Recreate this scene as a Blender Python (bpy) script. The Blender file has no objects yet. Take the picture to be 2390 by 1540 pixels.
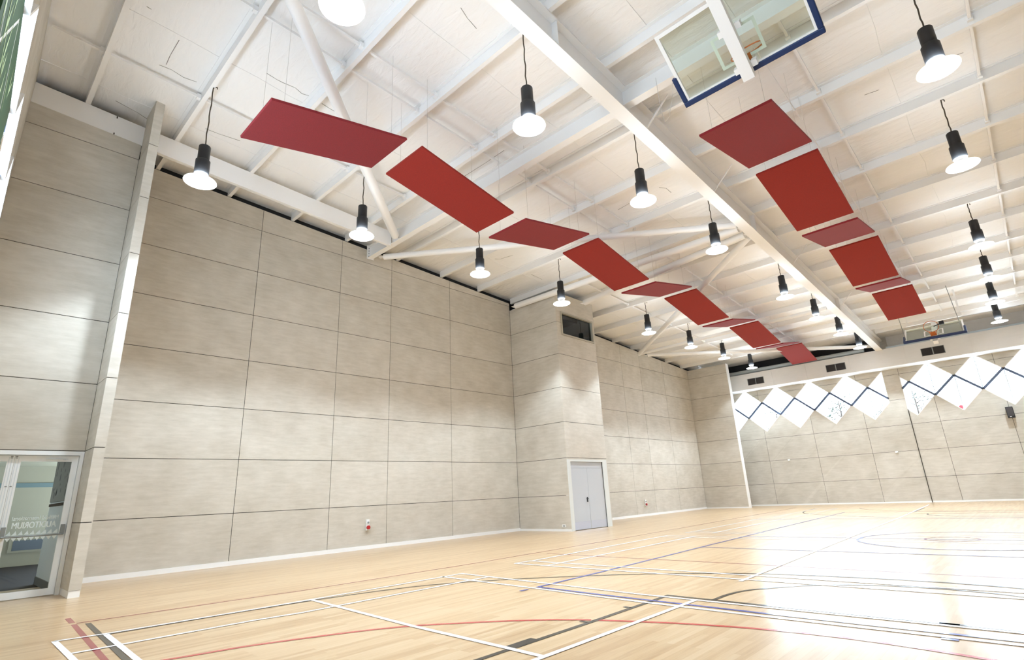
import bpy, bmesh, math, random
from mathutils import Vector, Matrix
random.seed(7)
S = bpy.context.scene
COL = S.collection

# ------------------------------------------------------------------ camera, sky, light, exposure
cam = bpy.data.cameras.new('camera')
camo = bpy.data.objects.new('camera', cam)
COL.objects.link(camo)
R_ = ((0.720699550995688, 0.6916639249048726, -0.04683131622963631),
      (-0.23645406704798547, 0.18175332442744468, -0.9544921179538565),
      (-0.6516760171826798, 0.6989754960259756, 0.29453628738096255))
CAM = Vector((13.58314, 0.0, 1.22009))
camo.matrix_world = Matrix(((R_[0][0], -R_[1][0], -R_[2][0], CAM.x),
                            (R_[0][1], -R_[1][1], -R_[2][1], CAM.y),
                            (R_[0][2], -R_[1][2], -R_[2][2], CAM.z),
                            (0, 0, 0, 1)))
cam.sensor_fit = 'HORIZONTAL'
cam.sensor_width = 36.0
cam.lens = 1245.3334 / 2390 * 36
cam.clip_start = 0.02
cam.clip_end = 300
S.camera = camo

W = bpy.data.worlds.new('sky')
S.world = W
W.use_nodes = True
bg = W.node_tree.nodes['Background']
bg.inputs[0].default_value = (0.70, 0.825, 1.0, 1)
bg.inputs[1].default_value = 7.0

LAMP_POWER = 480.0
LAMP_COL = (0.755, 0.885, 1.0)
UPLIGHT = 8.0
S.view_settings.view_transform = 'Standard'
S.view_settings.look = 'None'
S.view_settings.gamma = 1.0
S.view_settings.use_curve_mapping = False
S.view_settings.exposure = 1.22
S.cycles.use_denoising = True
S.cycles.max_bounces = 8
S.cycles.diffuse_bounces = 5
S.cycles.glossy_bounces = 4
S.cycles.transparent_max_bounces = 8
S.cycles.caustics_reflective = False
S.cycles.caustics_refractive = False
S.cycles.sample_clamp_indirect = 8.0

# daylight enters through the window openings: portals only guide the sampling
def portal(name, loc, sx, sy, rot):
    l = bpy.data.lights.new(name, 'AREA')
    l.shape = 'RECTANGLE'; l.size = sx; l.size_y = sy
    l.cycles.is_portal = True
    o = bpy.data.objects.new(name, l); COL.objects.link(o)
    o.location = loc; o.rotation_euler = rot
portal('window_daylight', (5.3, 31.75, 5.06), 7.7, 2.5, (-math.pi / 2, 0, 0))
portal('window_daylight', (16.3, 31.75, 5.06), 13.2, 2.5, (-math.pi / 2, 0, 0))
portal('window_daylight', (9.3, -0.62, 4.9), 13.0, 2.5, (math.pi / 2, 0, 0))

# ------------------------------------------------------------------ materials
def mat(name, color=(0.8, 0.8, 0.8), rough=0.6, metal=0.0, emit=None, estr=0.0, coat=0.0):
    m = bpy.data.materials.new(name); m.use_nodes = True
    b = m.node_tree.nodes['Principled BSDF']
    b.inputs['Base Color'].default_value = (*color, 1)
    b.inputs['Roughness'].default_value = rough
    b.inputs['Metallic'].default_value = metal
    if coat:
        b.inputs['Coat Weight'].default_value = coat
        b.inputs['Coat Roughness'].default_value = 0.1
    if emit:
        b.inputs['Emission Color'].default_value = (*emit, 1)
        b.inputs['Emission Strength'].default_value = estr
    return m

def N(m, kind, **kw):
    n = m.node_tree.nodes.new(kind)
    for k, v in kw.items(): setattr(n, k, v)
    return n
def L(m, a, b): m.node_tree.links.new(a, b)
def bsdf(m): return m.node_tree.nodes['Principled BSDF']

def ramp(m, stops):
    r = N(m, 'ShaderNodeValToRGB')
    e = r.color_ramp.elements
    while len(e) < len(stops): e.new(0.5)
    for i, (p, c) in enumerate(stops):
        e[i].position = p; e[i].color = (*c, 1)
    return r

def panel_mat(name, c_lo, c_hi):
    """fibre cement sheet: faint horizontal streaks and blotches, each sheet a little different"""
    m = mat(name, rough=0.62)
    tc = N(m, 'ShaderNodeTexCoord')
    geo = N(m, 'ShaderNodeNewGeometry')
    mp = N(m, 'ShaderNodeMapping'); mp.inputs['Scale'].default_value = (1.6, 1.6, 9.0)
    L(m, tc.outputs['Object'], mp.inputs['Vector'])
    n1 = N(m, 'ShaderNodeTexNoise'); n1.inputs['Scale'].default_value = 1.5; n1.inputs['Detail'].default_value = 8
    n1.inputs['Roughness'].default_value = 0.65
    L(m, mp.outputs['Vector'], n1.inputs['Vector'])
    n2 = N(m, 'ShaderNodeTexNoise'); n2.inputs['Scale'].default_value = 1.6; n2.inputs['Detail'].default_value = 5
    L(m, tc.outputs['Object'], n2.inputs['Vector'])
    mul = N(m, 'ShaderNodeMath', operation='MULTIPLY_ADD')
    mul.inputs[1].default_value = 0.55
    L(m, n1.outputs['Fac'], mul.inputs[0])
    mul2 = N(m, 'ShaderNodeMath', operation='MULTIPLY_ADD')
    mul2.inputs[1].default_value = 0.45; mul2.inputs[2].default_value = 0.0
    L(m, n2.outputs['Fac'], mul2.inputs[0])
    L(m, mul2.outputs[0], mul.inputs[2])
    rnd = N(m, 'ShaderNodeMath', operation='MULTIPLY_ADD')
    rnd.inputs[1].default_value = 0.10; rnd.inputs[2].default_value = -0.05
    L(m, geo.outputs['Random Per Island'], rnd.inputs[0])
    add = N(m, 'ShaderNodeMath', operation='ADD')
    L(m, mul.outputs[0], add.inputs[0]); L(m, rnd.outputs[0], add.inputs[1])
    r = ramp(m, [(0.30, c_lo), (0.68, c_hi)])
    L(m, add.outputs[0], r.inputs[0])
    L(m, r.outputs[0], bsdf(m).inputs['Base Color'])
    return m

M = {}
M['panel'] = panel_mat('fibre_cement', (0.48, 0.442, 0.372), (0.65, 0.611, 0.542))
M['joint'] = mat('dark_joint', (0.05, 0.043, 0.036), 0.9)
M['cavity'] = mat('cavity_shade', (0.02, 0.02, 0.022), 0.9)
M['white'] = mat('white_paint', (0.87, 0.87, 0.86), 0.45)
M['cream'] = panel_mat('cream_board', (0.70, 0.69, 0.68), (0.76, 0.75, 0.74))
M['steel'] = mat('white_steel', (0.87, 0.86, 0.85), 0.42)
M['galv'] = mat('galvanised', (0.45, 0.50, 0.52), 0.35, 0.6)
M['black'] = mat('black_powdercoat', (0.006, 0.006, 0.007), 0.5)
M['cable'] = mat('dark_cable', (0.05, 0.035, 0.02), 0.6)
M['wire'] = mat('steel_wire', (0.62, 0.60, 0.58), 0.5, 0.3)
M['lens'] = mat('lit_lens', (1, 1, 1), 0.4, emit=(1.0, 0.985, 0.97), estr=9.0)
M['dish'] = mat('lit_acrylic', (0.9, 0.9, 0.9), 0.35, emit=(1.0, 0.98, 0.96), estr=0.75)
M['cone'] = mat('smoky_acrylic', (0.22, 0.22, 0.21), 0.35)
M['neck'] = mat('lit_neck', (0.9, 0.9, 0.9), 0.4, emit=(0.95, 0.98, 1.0), estr=2.2)
M['blue'] = mat('blue_padding', (0.001, 0.022, 0.10), 0.5)
M['orange'] = mat('orange_steel', (0.62, 0.16, 0.03), 0.4)
M['alu'] = mat('white_aluminium', (0.87, 0.90, 0.92), 0.35)
M['grey_door'] = mat('grey_door', (0.50, 0.525, 0.56), 0.4)
M['win_frame'] = mat('beige_frame', (0.40, 0.375, 0.31), 0.5)
M['door_frame'] = mat('pale_grey_frame', (0.66, 0.68, 0.66), 0.4)
M['kick'] = mat('brushed_steel', (0.55, 0.58, 0.68), 0.3, 0.7)
M['mullion'] = mat('mullion_blue_grey', (0.10, 0.14, 0.24), 0.4)
M['vent'] = mat('vent_grey', (0.055, 0.05, 0.052), 0.6)
M['red'] = mat('red_plastic', (0.42, 0.015, 0.02), 0.4)
M['plate'] = mat('white_plastic', (0.82, 0.83, 0.82), 0.35)
M['grey'] = mat('grey_plastic', (0.25, 0.27, 0.27), 0.5)
M['dark_carpet'] = mat('dark_carpet', (0.016, 0.015, 0.014), 0.85)
bsdf(M['dark_carpet']).inputs['Specular IOR Level'].default_value = 0.08
M['corr_wall'] = mat('corridor_cream', (0.30, 0.275, 0.19), 0.6)
M['teal'] = mat('teal_band', (0.12, 0.17, 0.165), 0.5)
M['partition'] = mat('pale_blue_grey', (0.70, 0.77, 0.82), 0.4)
M['skirt_dark'] = mat('slate_skirting', (0.08, 0.095, 0.105), 0.5)
M['vinyl'] = mat('white_vinyl', (0.95, 0.95, 0.95), 0.5)
M['pave'] = mat('pale_paving', (0.62, 0.60, 0.57), 0.9)
M['leaf'] = mat('leaves', (0.012, 0.022, 0.010), 0.7)
M['bark'] = mat('bark', (0.05, 0.035, 0.025), 0.9)

# red felt of the ceiling panels (crimson and scarlet, on alternate panels)
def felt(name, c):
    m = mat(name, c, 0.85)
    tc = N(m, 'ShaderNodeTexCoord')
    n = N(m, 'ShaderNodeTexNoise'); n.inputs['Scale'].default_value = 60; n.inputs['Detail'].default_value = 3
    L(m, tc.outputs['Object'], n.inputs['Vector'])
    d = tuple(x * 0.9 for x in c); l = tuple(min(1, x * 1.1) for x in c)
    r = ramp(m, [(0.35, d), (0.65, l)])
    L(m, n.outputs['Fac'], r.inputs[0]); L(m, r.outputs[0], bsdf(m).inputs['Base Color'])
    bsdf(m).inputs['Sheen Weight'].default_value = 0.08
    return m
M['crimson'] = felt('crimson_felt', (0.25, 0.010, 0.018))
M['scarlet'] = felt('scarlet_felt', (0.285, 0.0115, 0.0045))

# roof lining: white foil blanket, quilted and creased
def foil():
    m = mat('white_foil', (0.88, 0.87, 0.86), 0.42)
    tc = N(m, 'ShaderNodeTexCoord')
    wv = N(m, 'ShaderNodeTexWave'); wv.wave_type = 'BANDS'; wv.bands_direction = 'Y'
    wv.inputs['Scale'].default_value = 1.6; wv.inputs['Distortion'].default_value = 2.5
    wv.inputs['Detail'].default_value = 2; wv.inputs['Detail Scale'].default_value = 0.7
    L(m, tc.outputs['Object'], wv.inputs['Vector'])
    mp = N(m, 'ShaderNodeMapping'); mp.inputs['Scale'].default_value = (0.7, 2.2, 1); mp.inputs['Rotation'].default_value = (0, 0, 0.35)
    L(m, tc.outputs['Object'], mp.inputs['Vector'])
    n1 = N(m, 'ShaderNodeTexNoise'); n1.inputs['Scale'].default_value = 3.2; n1.inputs['Detail'].default_value = 8; n1.inputs['Distortion'].default_value = 0.7
    L(m, mp.outputs['Vector'], n1.inputs['Vector'])
    vo = N(m, 'ShaderNodeTexVoronoi'); vo.feature = 'DISTANCE_TO_EDGE'; vo.inputs['Scale'].default_value = 0.9
    L(m, mp.outputs['Vector'], vo.inputs['Vector'])
    vr = N(m, 'ShaderNodeMapRange'); vr.inputs['From Max'].default_value = 0.08
    L(m, vo.outputs['Distance'], vr.inputs['Value'])
    a = N(m, 'ShaderNodeMath', operation='MULTIPLY_ADD'); a.inputs[1].default_value = 0.14
    L(m, wv.outputs['Fac'], a.inputs[0])
    a2 = N(m, 'ShaderNodeMath', operation='MULTIPLY_ADD'); a2.inputs[1].default_value = 1.3
    L(m, n1.outputs['Fac'], a2.inputs[0])
    a3 = N(m, 'ShaderNodeMath', operation='MULTIPLY'); a3.inputs[1].default_value = 0.12
    L(m, vr.outputs[0], a3.inputs[0])
    L(m, a3.outputs[0], a2.inputs[2]); L(m, a2.outputs[0], a.inputs[2])
    bp = N(m, 'ShaderNodeBump'); bp.inputs['Strength'].default_value = 0.5; bp.inputs['Distance'].default_value = 0.04
    L(m, a.outputs[0], bp.inputs['Height']); L(m, bp.outputs[0], bsdf(m).inputs['Normal'])
    return m
M['foil'] = foil()
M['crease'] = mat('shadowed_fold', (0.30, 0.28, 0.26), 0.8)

# maple strip floor, boards running along the hall
def wood():
    m = mat('maple_floor', rough=0.31, coat=0.20)
    bsdf(m).inputs['Coat Roughness'].default_value = 0.13
    tc = N(m, 'ShaderNodeTexCoord')
    mp = N(m, 'ShaderNodeMapping'); mp.inputs['Rotation'].default_value = (0, 0, math.pi / 2)
    L(m, tc.outputs['Object'], mp.inputs['Vector'])
    br = N(m, 'ShaderNodeTexBrick'); br.offset = 0.37; br.offset_frequency = 3
    br.inputs['Scale'].default_value = 1.0; br.inputs['Brick Width'].default_value = 1.1; br.inputs['Row Height'].default_value = 0.062
    br.inputs['Mortar Size'].default_value = 0.0012; br.inputs['Bias'].default_value = 0.0
    br.inputs['Color1'].default_value = (0.0, 0.0, 0.0, 1); br.inputs['Color2'].default_value = (1, 1, 1, 1)
    br.inputs['Mortar'].default_value = (0.35, 0.35, 0.35, 1)
    L(m, mp.outputs['Vector'], br.inputs['Vector'])
    gm = N(m, 'ShaderNodeMapping'); gm.inputs['Scale'].default_value = (18.0, 1.1, 1)
    L(m, tc.outputs['Object'], gm.inputs['Vector'])
    n = N(m, 'ShaderNodeTexNoise'); n.inputs['Scale'].default_value = 2.2; n.inputs['Detail'].default_value = 6; n.inputs['Distortion'].default_value = 0.6
    L(m, gm.outputs['Vector'], n.inputs['Vector'])
    mx = N(m, 'ShaderNodeMix'); mx.data_type = 'FLOAT'; mx.inputs[0].default_value = 0.55
    L(m, br.outputs['Color'], mx.inputs[2]); L(m, n.outputs['Fac'], mx.inputs[3])
    r = ramp(m, [(0.12, (0.355, 0.212, 0.102)), (0.45, (0.470, 0.318, 0.172)), (0.85, (0.55, 0.402, 0.246))])
    L(m, mx.outputs[0], r.inputs[0]); L(m, r.outputs[0], bsdf(m).inputs['Base Color'])
    return m
M['wood'] = wood()

def glass(name, tint=(0.96, 0.985, 0.98), refl=1.0):
    m = bpy.data.materials.new(name); m.use_nodes = True
    nt = m.node_tree; nt.nodes.clear()
    out = N(m, 'ShaderNodeOutputMaterial'); mix = N(m, 'ShaderNodeMixShader')
    tr = N(m, 'ShaderNodeBsdfTransparent'); tr.inputs[0].default_value = (*tint, 1)
    gl = N(m, 'ShaderNodeBsdfGlossy'); gl.inputs['Roughness'].default_value = 0.02
    fr = N(m, 'ShaderNodeFresnel'); fr.inputs['IOR'].default_value = 1.45
    mu = N(m, 'ShaderNodeMath', operation='MULTIPLY'); mu.inputs[1].default_value = refl
    ge = N(m, 'ShaderNodeNewGeometry'); fb = N(m, 'ShaderNodeMath', operation='SUBTRACT'); fb.inputs[0].default_value = 1.0
    L(m, ge.outputs['Backfacing'], fb.inputs[1]); m2 = N(m, 'ShaderNodeMath', operation='MULTIPLY')      # one surface reflection per sheet
    L(m, fr.outputs[0], mu.inputs[0]); L(m, mu.outputs[0], m2.inputs[0]); L(m, fb.outputs[0], m2.inputs[1]); L(m, m2.outputs[0], mix.inputs[0])
    L(m, tr.outputs[0], mix.inputs[1]); L(m, gl.outputs[0], mix.inputs[2]); L(m, mix.outputs[0], out.inputs[0])
    return m
M['glass'] = glass('clear_glass')
M['board_glass'] = glass('backboard_glass', (0.90, 0.94, 0.90))
M['dark_glass'] = glass('tinted_glass', (0.55, 0.60, 0.60))
def line_mat(name, c): return mat(name, c, 0.26, coat=0.35)
M['l_red'] = line_mat('paint_red', (0.27, 0.028, 0.036))
M['l_red2'] = line_mat('paint_bright_red', (0.46, 0.035, 0.035))
M['l_black'] = line_mat('paint_black', (0.012, 0.012, 0.011))
M['l_white'] = line_mat('paint_white', (0.92, 0.92, 0.92))
M['l_blue'] = line_mat('paint_blue', (0.035, 0.06, 0.30))

# ------------------------------------------------------------------ mesh helpers
class MB:
    def __init__(s): s.v = []; s.f = []
    def add(s, vs, fs):
        o = len(s.v); s.v += [tuple(v) for v in vs]; s.f += [tuple(i + o for i in f) for f in fs]; return s
    def box(s, a, b):
        x0, y0, z0 = [min(p, q) for p, q in zip(a, b)]; x1, y1, z1 = [max(p, q) for p, q in zip(a, b)]
        return s.add([(x0, y0, z0), (x1, y0, z0), (x1, y1, z0), (x0, y1, z0), (x0, y0, z1), (x1, y0, z1), (x1, y1, z1), (x0, y1, z1)],
                     [(0, 3, 2, 1), (4, 5, 6, 7), (0, 1, 5, 4), (1, 2, 6, 5), (2, 3, 7, 6), (3, 0, 4, 7)])
    def prism(s, poly, d):
        """poly: list of 3D points; extruded by vector d"""
        n = len(poly); d = Vector(d)
        p = [Vector(q) for q in poly]; q = [v + d for v in p]
        nrm = Vector((0, 0, 0))
        for i in range(n): nrm += p[i].cross(p[(i + 1) % n])
        if nrm.dot(d) > 0: p.reverse(); q.reverse()
        return s.add(p + q, [tuple(range(n)), tuple(range(2 * n - 1, n - 1, -1))] + [(i, i + n, (i + 1) % n + n, (i + 1) % n) for i in range(n)])
    def bar(s, p0, p1, w, h, up=(0, 0, 1)):
        """rectangular bar from p0 to p1; w across, h along up"""
        p0 = Vector(p0); p1 = Vector(p1); t = (p1 - p0).normalized(); u = Vector(up)
        a = t.cross(u).normalized() * w / 2; b = a.cross(t).normalized() * h / 2
        return s.prism([p0 - a - b, p0 + a - b, p0 + a + b, p0 - a + b], p1 - p0)
    def tube(s, p0, p1, r, n=16, r2=None):
        p0 = Vector(p0); p1 = Vector(p1); t = (p1 - p0).normalized(); r2 = r if r2 is None else r2
        u = Vector((0, 0, 1)) if abs(t.z) < 0.9 else Vector((1, 0, 0))
        a = t.cross(u).normalized(); b = t.cross(a).normalized()
        vs = []
        for p, rr in ((p0, r), (p1, r2)):
            for i in range(n):
                an = 2 * math.pi * i / n; vs.append(p + a * math.cos(an) * rr + b * math.sin(an) * rr)
        return s.add(vs, [(i, i + n, (i + 1) % n + n, (i + 1) % n) for i in range(n)] + [tuple(range(n)), tuple(range(2 * n - 1, n - 1, -1))])
    def path(s, pts, r, n=8, closed=False):
        pts = [Vector(p) for p in pts]; k = len(pts); vs = []
        for i, p in enumerate(pts):
            q0 = pts[(i - 1) % k] if (closed or i > 0) else p; q1 = pts[(i + 1) % k] if (closed or i < k - 1) else p
            t = (q1 - q0).normalized(); u = Vector((0, 0, 1)) if abs(t.z) < 0.95 else Vector((1, 0, 0))
            a = t.cross(u).normalized(); b = t.cross(a).normalized()
            for j in range(n):
                an = 2 * math.pi * j / n; vs.append(p + a * math.cos(an) * r + b * math.sin(an) * r)
        fs = []
        for i in range(k if closed else k - 1):
            for j in range(n):
                a0 = i * n + j; a1 = i * n + (j + 1) % n; i2 = (i + 1) % k
                fs.append((a0, i2 * n + j, i2 * n + (j + 1) % n, a1))
        if not closed: fs += [tuple(range(n)), tuple(range(k * n - 1, (k - 1) * n - 1, -1))]
        return s.add(vs, fs)
    def lathe(s, prof, n=40, c=(0, 0, 0)):
        vs = []; k = len(prof)
        for r, z in prof:
            for j in range(n):
                an = 2 * math.pi * j / n; vs.append((c[0] + r * math.cos(an), c[1] + r * math.sin(an), c[2] + z))
        fs = [(i * n + j, i * n + (j + 1) % n, (i + 1) * n + (j + 1) % n, (i + 1) * n + j) for i in range(k - 1) for j in range(n)]
        return s.add(vs, fs)
    def ribbon(s, pts, w, z, closed=False):
        p = [Vector((a[0], a[1], 0)) for a in pts]; k = len(p); vs = []
        for i in range(k):
            q0 = p[(i - 1) % k] if (closed or i > 0) else p[i]; q1 = p[(i + 1) % k] if (closed or i < k - 1) else p[i]
            t0 = (p[i] - q0); t1 = (q1 - p[i])
            t = ((t0.normalized() if t0.length else Vector()) + (t1.normalized() if t1.length else Vector())).normalized()
            nn = Vector((-t.y, t.x, 0)); ref = t1 if t1.length else t0
            ref = ref.normalized(); m = Vector((-ref.y, ref.x, 0)); f = 1 / max(0.5, nn.dot(m))
            for sg in (1, -1): vs.append((p[i].x + nn.x * w / 2 * sg * f, p[i].y + nn.y * w / 2 * sg * f, z))
        fs = [(2 * i, 2 * i + 1, 2 * ((i + 1) % k) + 1, 2 * ((i + 1) % k)) for i in range(k if closed else k - 1)]
        return s.add(vs, fs)
    def build(s, name, m, parent=None, smooth=False, bevel=0.0):
        off = parent_loc(parent)
        me = bpy.data.meshes.new(name)
        me.from_pydata([(v[0] - off.x, v[1] - off.y, v[2] - off.z) for v in s.v], [], s.f)
        bm = bmesh.new(); bm.from_mesh(me); bmesh.ops.recalc_face_normals(bm, faces=bm.faces)
        bm.to_mesh(me); bm.free()
        me.materials.append(m)
        if smooth:
            me.polygons.foreach_set('use_smooth', [True] * len(me.polygons))
            me.set_sharp_from_angle(angle=math.radians(38))
        o = bpy.data.objects.new(name, me); COL.objects.link(o)
        if parent: o.parent = parent
        if bevel:
            b = o.modifiers.new('bevel', 'BEVEL'); b.width = bevel; b.segments = 2; b.limit_method = 'ANGLE'
        return o

def parent_loc(p):
    v = Vector((0, 0, 0))
    while p is not None: v += p.location; p = p.parent
    return v
def tag(o, label, cat, group=None, kind=None):
    if label: o['label'] = label
    if cat: o['category'] = cat
    if group: o['group'] = group
    if kind: o['kind'] = kind
    return o
def thing(name, loc, label, cat, group=None):
    o = bpy.data.objects.new(name, None); COL.objects.link(o); o.location = loc; o.empty_display_size = 0.1
    return tag(o, label, cat, group)
def struct(name, mb, m, parent=None, **kw):
    o = mb.build(name, m, parent, **kw)
    if parent is None: o['kind'] = 'structure'
    return o
def clone(root, loc, label=None, group=None):
    r = root.copy(); COL.objects.link(r); r.location = loc
    if label: r['label'] = label
    if group: r['group'] = group
    for ch in list(root.children):
        c = ch.copy(); COL.objects.link(c); c.parent = r
        for g in list(ch.children):
            d = g.copy(); COL.objects.link(d); d.parent = c
    return r
ORD = ['nearest', 'second', 'third', 'fourth', 'fifth', 'sixth', 'seventh', 'eighth', 'ninth', 'farthest']

# ------------------------------------------------------------------ levels
SL = 0.0525
def pb(y): return 9.22 - SL * y            # underside of the purlins
def rf(y): return 9.44 - SL * y            # roof lining
ROWS = [0.0] + [1.114 + 1.2 * k for k in range(0, 8)]
YF = 31.34; XR = 24.9
G = 0.013                                  # open joint between sheets

def clip(poly, a, b, c):
    """keep the part of a convex 2-D polygon where a*u+b*v<=c"""
    out = []
    n = len(poly)
    for i in range(n):
        p, q = poly[i], poly[(i + 1) % n]
        dp = a * p[0] + b * p[1] - c; dq = a * q[0] + b * q[1] - c
        if dp <= 1e-9: out.append(p)
        if (dp < -1e-9 and dq > 1e-9) or (dp > 1e-9 and dq < -1e-9):
            t = dp / (dp - dq); out.append((p[0] + (q[0] - p[0]) * t, p[1] + (q[1] - p[1]) * t))
    return out
def area(p): return abs(sum(p[i][0] * p[(i + 1) % len(p)][1] - p[(i + 1) % len(p)][0] * p[i][1] for i in range(len(p)))) / 2
def subtract(poly, cell):
    """convex polygon minus convex cell (counter-clockwise) -> list of convex polygons"""
    res = []; rest = poly
    n = len(cell)
    for i in range(n):
        p, q = cell[i], cell[(i + 1) % n]
        a, b = (q[1] - p[1]), -(q[0] - p[0]); c = a * p[0] + b * p[1]      # inside: a*u+b*v<=c
        o = clip(rest, -a, -b, -c)
        if len(o) > 2 and area(o) > 1e-5: res.append(o)
        rest = clip(rest, a, b, c)
        if len(rest) < 3 or area(rest) < 1e-6: return res
    return res

def panel_wall(name, O, U, Nrm, us, zs, top=None, holes=(), th=0.15, skin=0.014, m='panel', trim=(0, 0)):
    """sheets with open joints on a dark core. O origin, U along the wall, Nrm into the room; top = (z at u0, slope)"""
    O = Vector(O); U = Vector(U); Nn = Vector(Nrm)
    def w(p, d=0.0): return O + U * p[0] + Vector((0, 0, 1)) * p[1] + Nn * d
    def cut(poly):
        ps = [poly]
        if top: ps = [clip(p, -top[1], 1, top[0]) for p in ps]
        for h in holes:
            ps = [r for p in ps if len(p) > 2 for r in subtract(p, h)]
        return [p for p in ps if len(p) > 2 and area(p) > 4e-4]
    sk = MB(); co = MB()
    for i in range(len(us) - 1):
        for j in range(len(zs) - 1):
            a, b = us[i] + G / 2, us[i + 1] - G / 2; c, d = zs[j] + (G / 2 if j else 0), zs[j + 1] - G / 2
            if b - a < 0.02: continue
            for p in cut([(a, c), (b, c), (b, d), (a, d)]):
                sk.prism([w(q) for q in p], -Nn * skin)
    for p in cut([(us[0] + trim[0], zs[0]), (us[-1] - trim[1], zs[0]), (us[-1] - trim[1], zs[-1]), (us[0] + trim[0], zs[-1])]):
        co.prism([w(q, -skin) for q in p], -Nn * (th - skin))
    o = sk.build(name, M[m])
    o['kind'] = 'structure'
    c = co.build('wall_core', M['joint'], o)
    return o

# ------------------------------------------------------------------ floor, roof
fl = struct('floor', MB().box((-0.3, -1.2, -0.12), (XR + 0.3, YF + 0.3, 0.0)), M['wood'])
ce = MB()
ce.prism([(-0.35, -1.2, rf(-1.2)), (XR + 0.4, -1.2, rf(-1.2)), (XR + 0.4, YF + 0.6, rf(YF + 0.6)), (-0.35, YF + 0.6, rf(YF + 0.6))], (0, 0, 0.15))
ceil = struct('ceiling', ce, M['foil'])
PUR = [0.74, 2.34, 3.97, 5.67, 7.35, 9.2, 11.04, 12.82, 14.59, 16.42, 18.22, 19.95, 21.75, 23.42, 25.14, 26.95, 28.70]
for y in PUR:
    b = MB(); z = pb(y); h = rf(y) - z + 0.01
    b.box((-0.05, y + 0.001, z + 0.01), (XR, y + 0.009, z + h))     # web
    b.box((-0.05, y, z), (XR, y + 0.085, z + 0.010))            # bottom flange
    b.box((-0.05, y + 0.077, z + 0.01), (XR, y + 0.084, z + 0.03))     # lip
    b.box((-0.05, y - 0.07, z + h - 0.02), (XR, y, z + h))      # top flange
    b.build('purlin', M['steel'], ceil)
for x, y0, y1 in ((3.08, -0.1, 7.4), (5.9, 0.7, 13.0), (6.52, 0.7, 13.2), (12.15, 7.3, 28.4), (14.55, 7.3, 28.4), (3.1, 14.6, 28.4), (6.3, 14.6, 28.4), (18.6, 0.7, 28.4)):
    seg = [y0] + [p for p in PUR if y0 < p < y1] + [y1]
    b = MB()
    for a, c in zip(seg[:-1], seg[1:]):
        if c - a < 0.2: continue
        ya, yc = a + 0.09, c - 0.0
        b.bar((x, ya, pb(ya) + 0.11), (x, yc, pb(yc) + 0.11), 0.045, 0.05)
        b.bar((x, yc - 0.07, pb(yc) + 0.11), (x, yc, pb(yc) + 0.11), 0.085, 0.10)
    b.build('bridging_bar', M['steel'], ceil)
# lap joints of the foil and short loose tapes
for x in (1.9, 4.3, 7.6, 10.4, 13.3, 16.0):
    pts = [(x + random.uniform(-0.03, 0.03), y * 1.0, rf(y) - 0.006) for y in [k * 0.6 - 0.6 for k in range(54)]]
    b = MB()
    b.path(pts, 0.006, 5)
    b.build('foil_seam', M['steel'], ceil)

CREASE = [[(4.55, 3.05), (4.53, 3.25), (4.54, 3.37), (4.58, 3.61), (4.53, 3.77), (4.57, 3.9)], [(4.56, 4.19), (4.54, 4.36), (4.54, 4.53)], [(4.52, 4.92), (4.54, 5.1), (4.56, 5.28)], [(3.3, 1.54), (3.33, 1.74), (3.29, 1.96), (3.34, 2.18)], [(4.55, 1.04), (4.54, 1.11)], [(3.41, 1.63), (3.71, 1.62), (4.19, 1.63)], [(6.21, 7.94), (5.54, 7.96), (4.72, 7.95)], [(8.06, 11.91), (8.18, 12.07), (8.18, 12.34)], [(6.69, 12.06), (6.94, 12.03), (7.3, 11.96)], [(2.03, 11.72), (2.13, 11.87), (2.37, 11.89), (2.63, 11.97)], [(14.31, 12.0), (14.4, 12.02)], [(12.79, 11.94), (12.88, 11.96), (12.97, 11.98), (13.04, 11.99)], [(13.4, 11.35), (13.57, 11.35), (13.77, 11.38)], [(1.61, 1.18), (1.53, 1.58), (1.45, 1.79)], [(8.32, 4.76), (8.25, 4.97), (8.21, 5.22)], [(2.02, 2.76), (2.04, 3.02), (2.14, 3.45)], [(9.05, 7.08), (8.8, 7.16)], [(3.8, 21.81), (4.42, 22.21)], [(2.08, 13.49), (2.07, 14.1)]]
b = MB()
for pts in CREASE:                       # foil joints and wrinkles, their shade drawn as dark lines
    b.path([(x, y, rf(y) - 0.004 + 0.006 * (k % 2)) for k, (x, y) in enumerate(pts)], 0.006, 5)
b.build('fold_shade_lines', M['crease'], ceil)

# ------------------------------------------------------------------ left side walls
wl = panel_wall('wall_left', (0, 0, 0), (0, 1, 0), (1, 0, 0), [1.80, 1.94, 4.90, 7.26, 9.02, 11.43, 14.48], ROWS, top=(9.19, -SL), th=0.2)
wl2 = panel_wall('wall_left_rear', (0.08, 0, 0), (0, 1, 0), (1, 0, 0), [16.84, 19.75, 22.16, 23.9, 26.3, 29.25, YF], ROWS, top=(9.19, -SL), th=0.28)
# outer wall coloured near black to stand in for shade behind the wall tops
b = MB(); b.box((-0.36, 1.95, 0), (-0.24, YF + 0.4, 9.6)); b.box((-0.36, -1.2, 2.72), (-0.24, 1.95, 9.6)); struct('wall_left_outer', b, M['cavity'])
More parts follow.
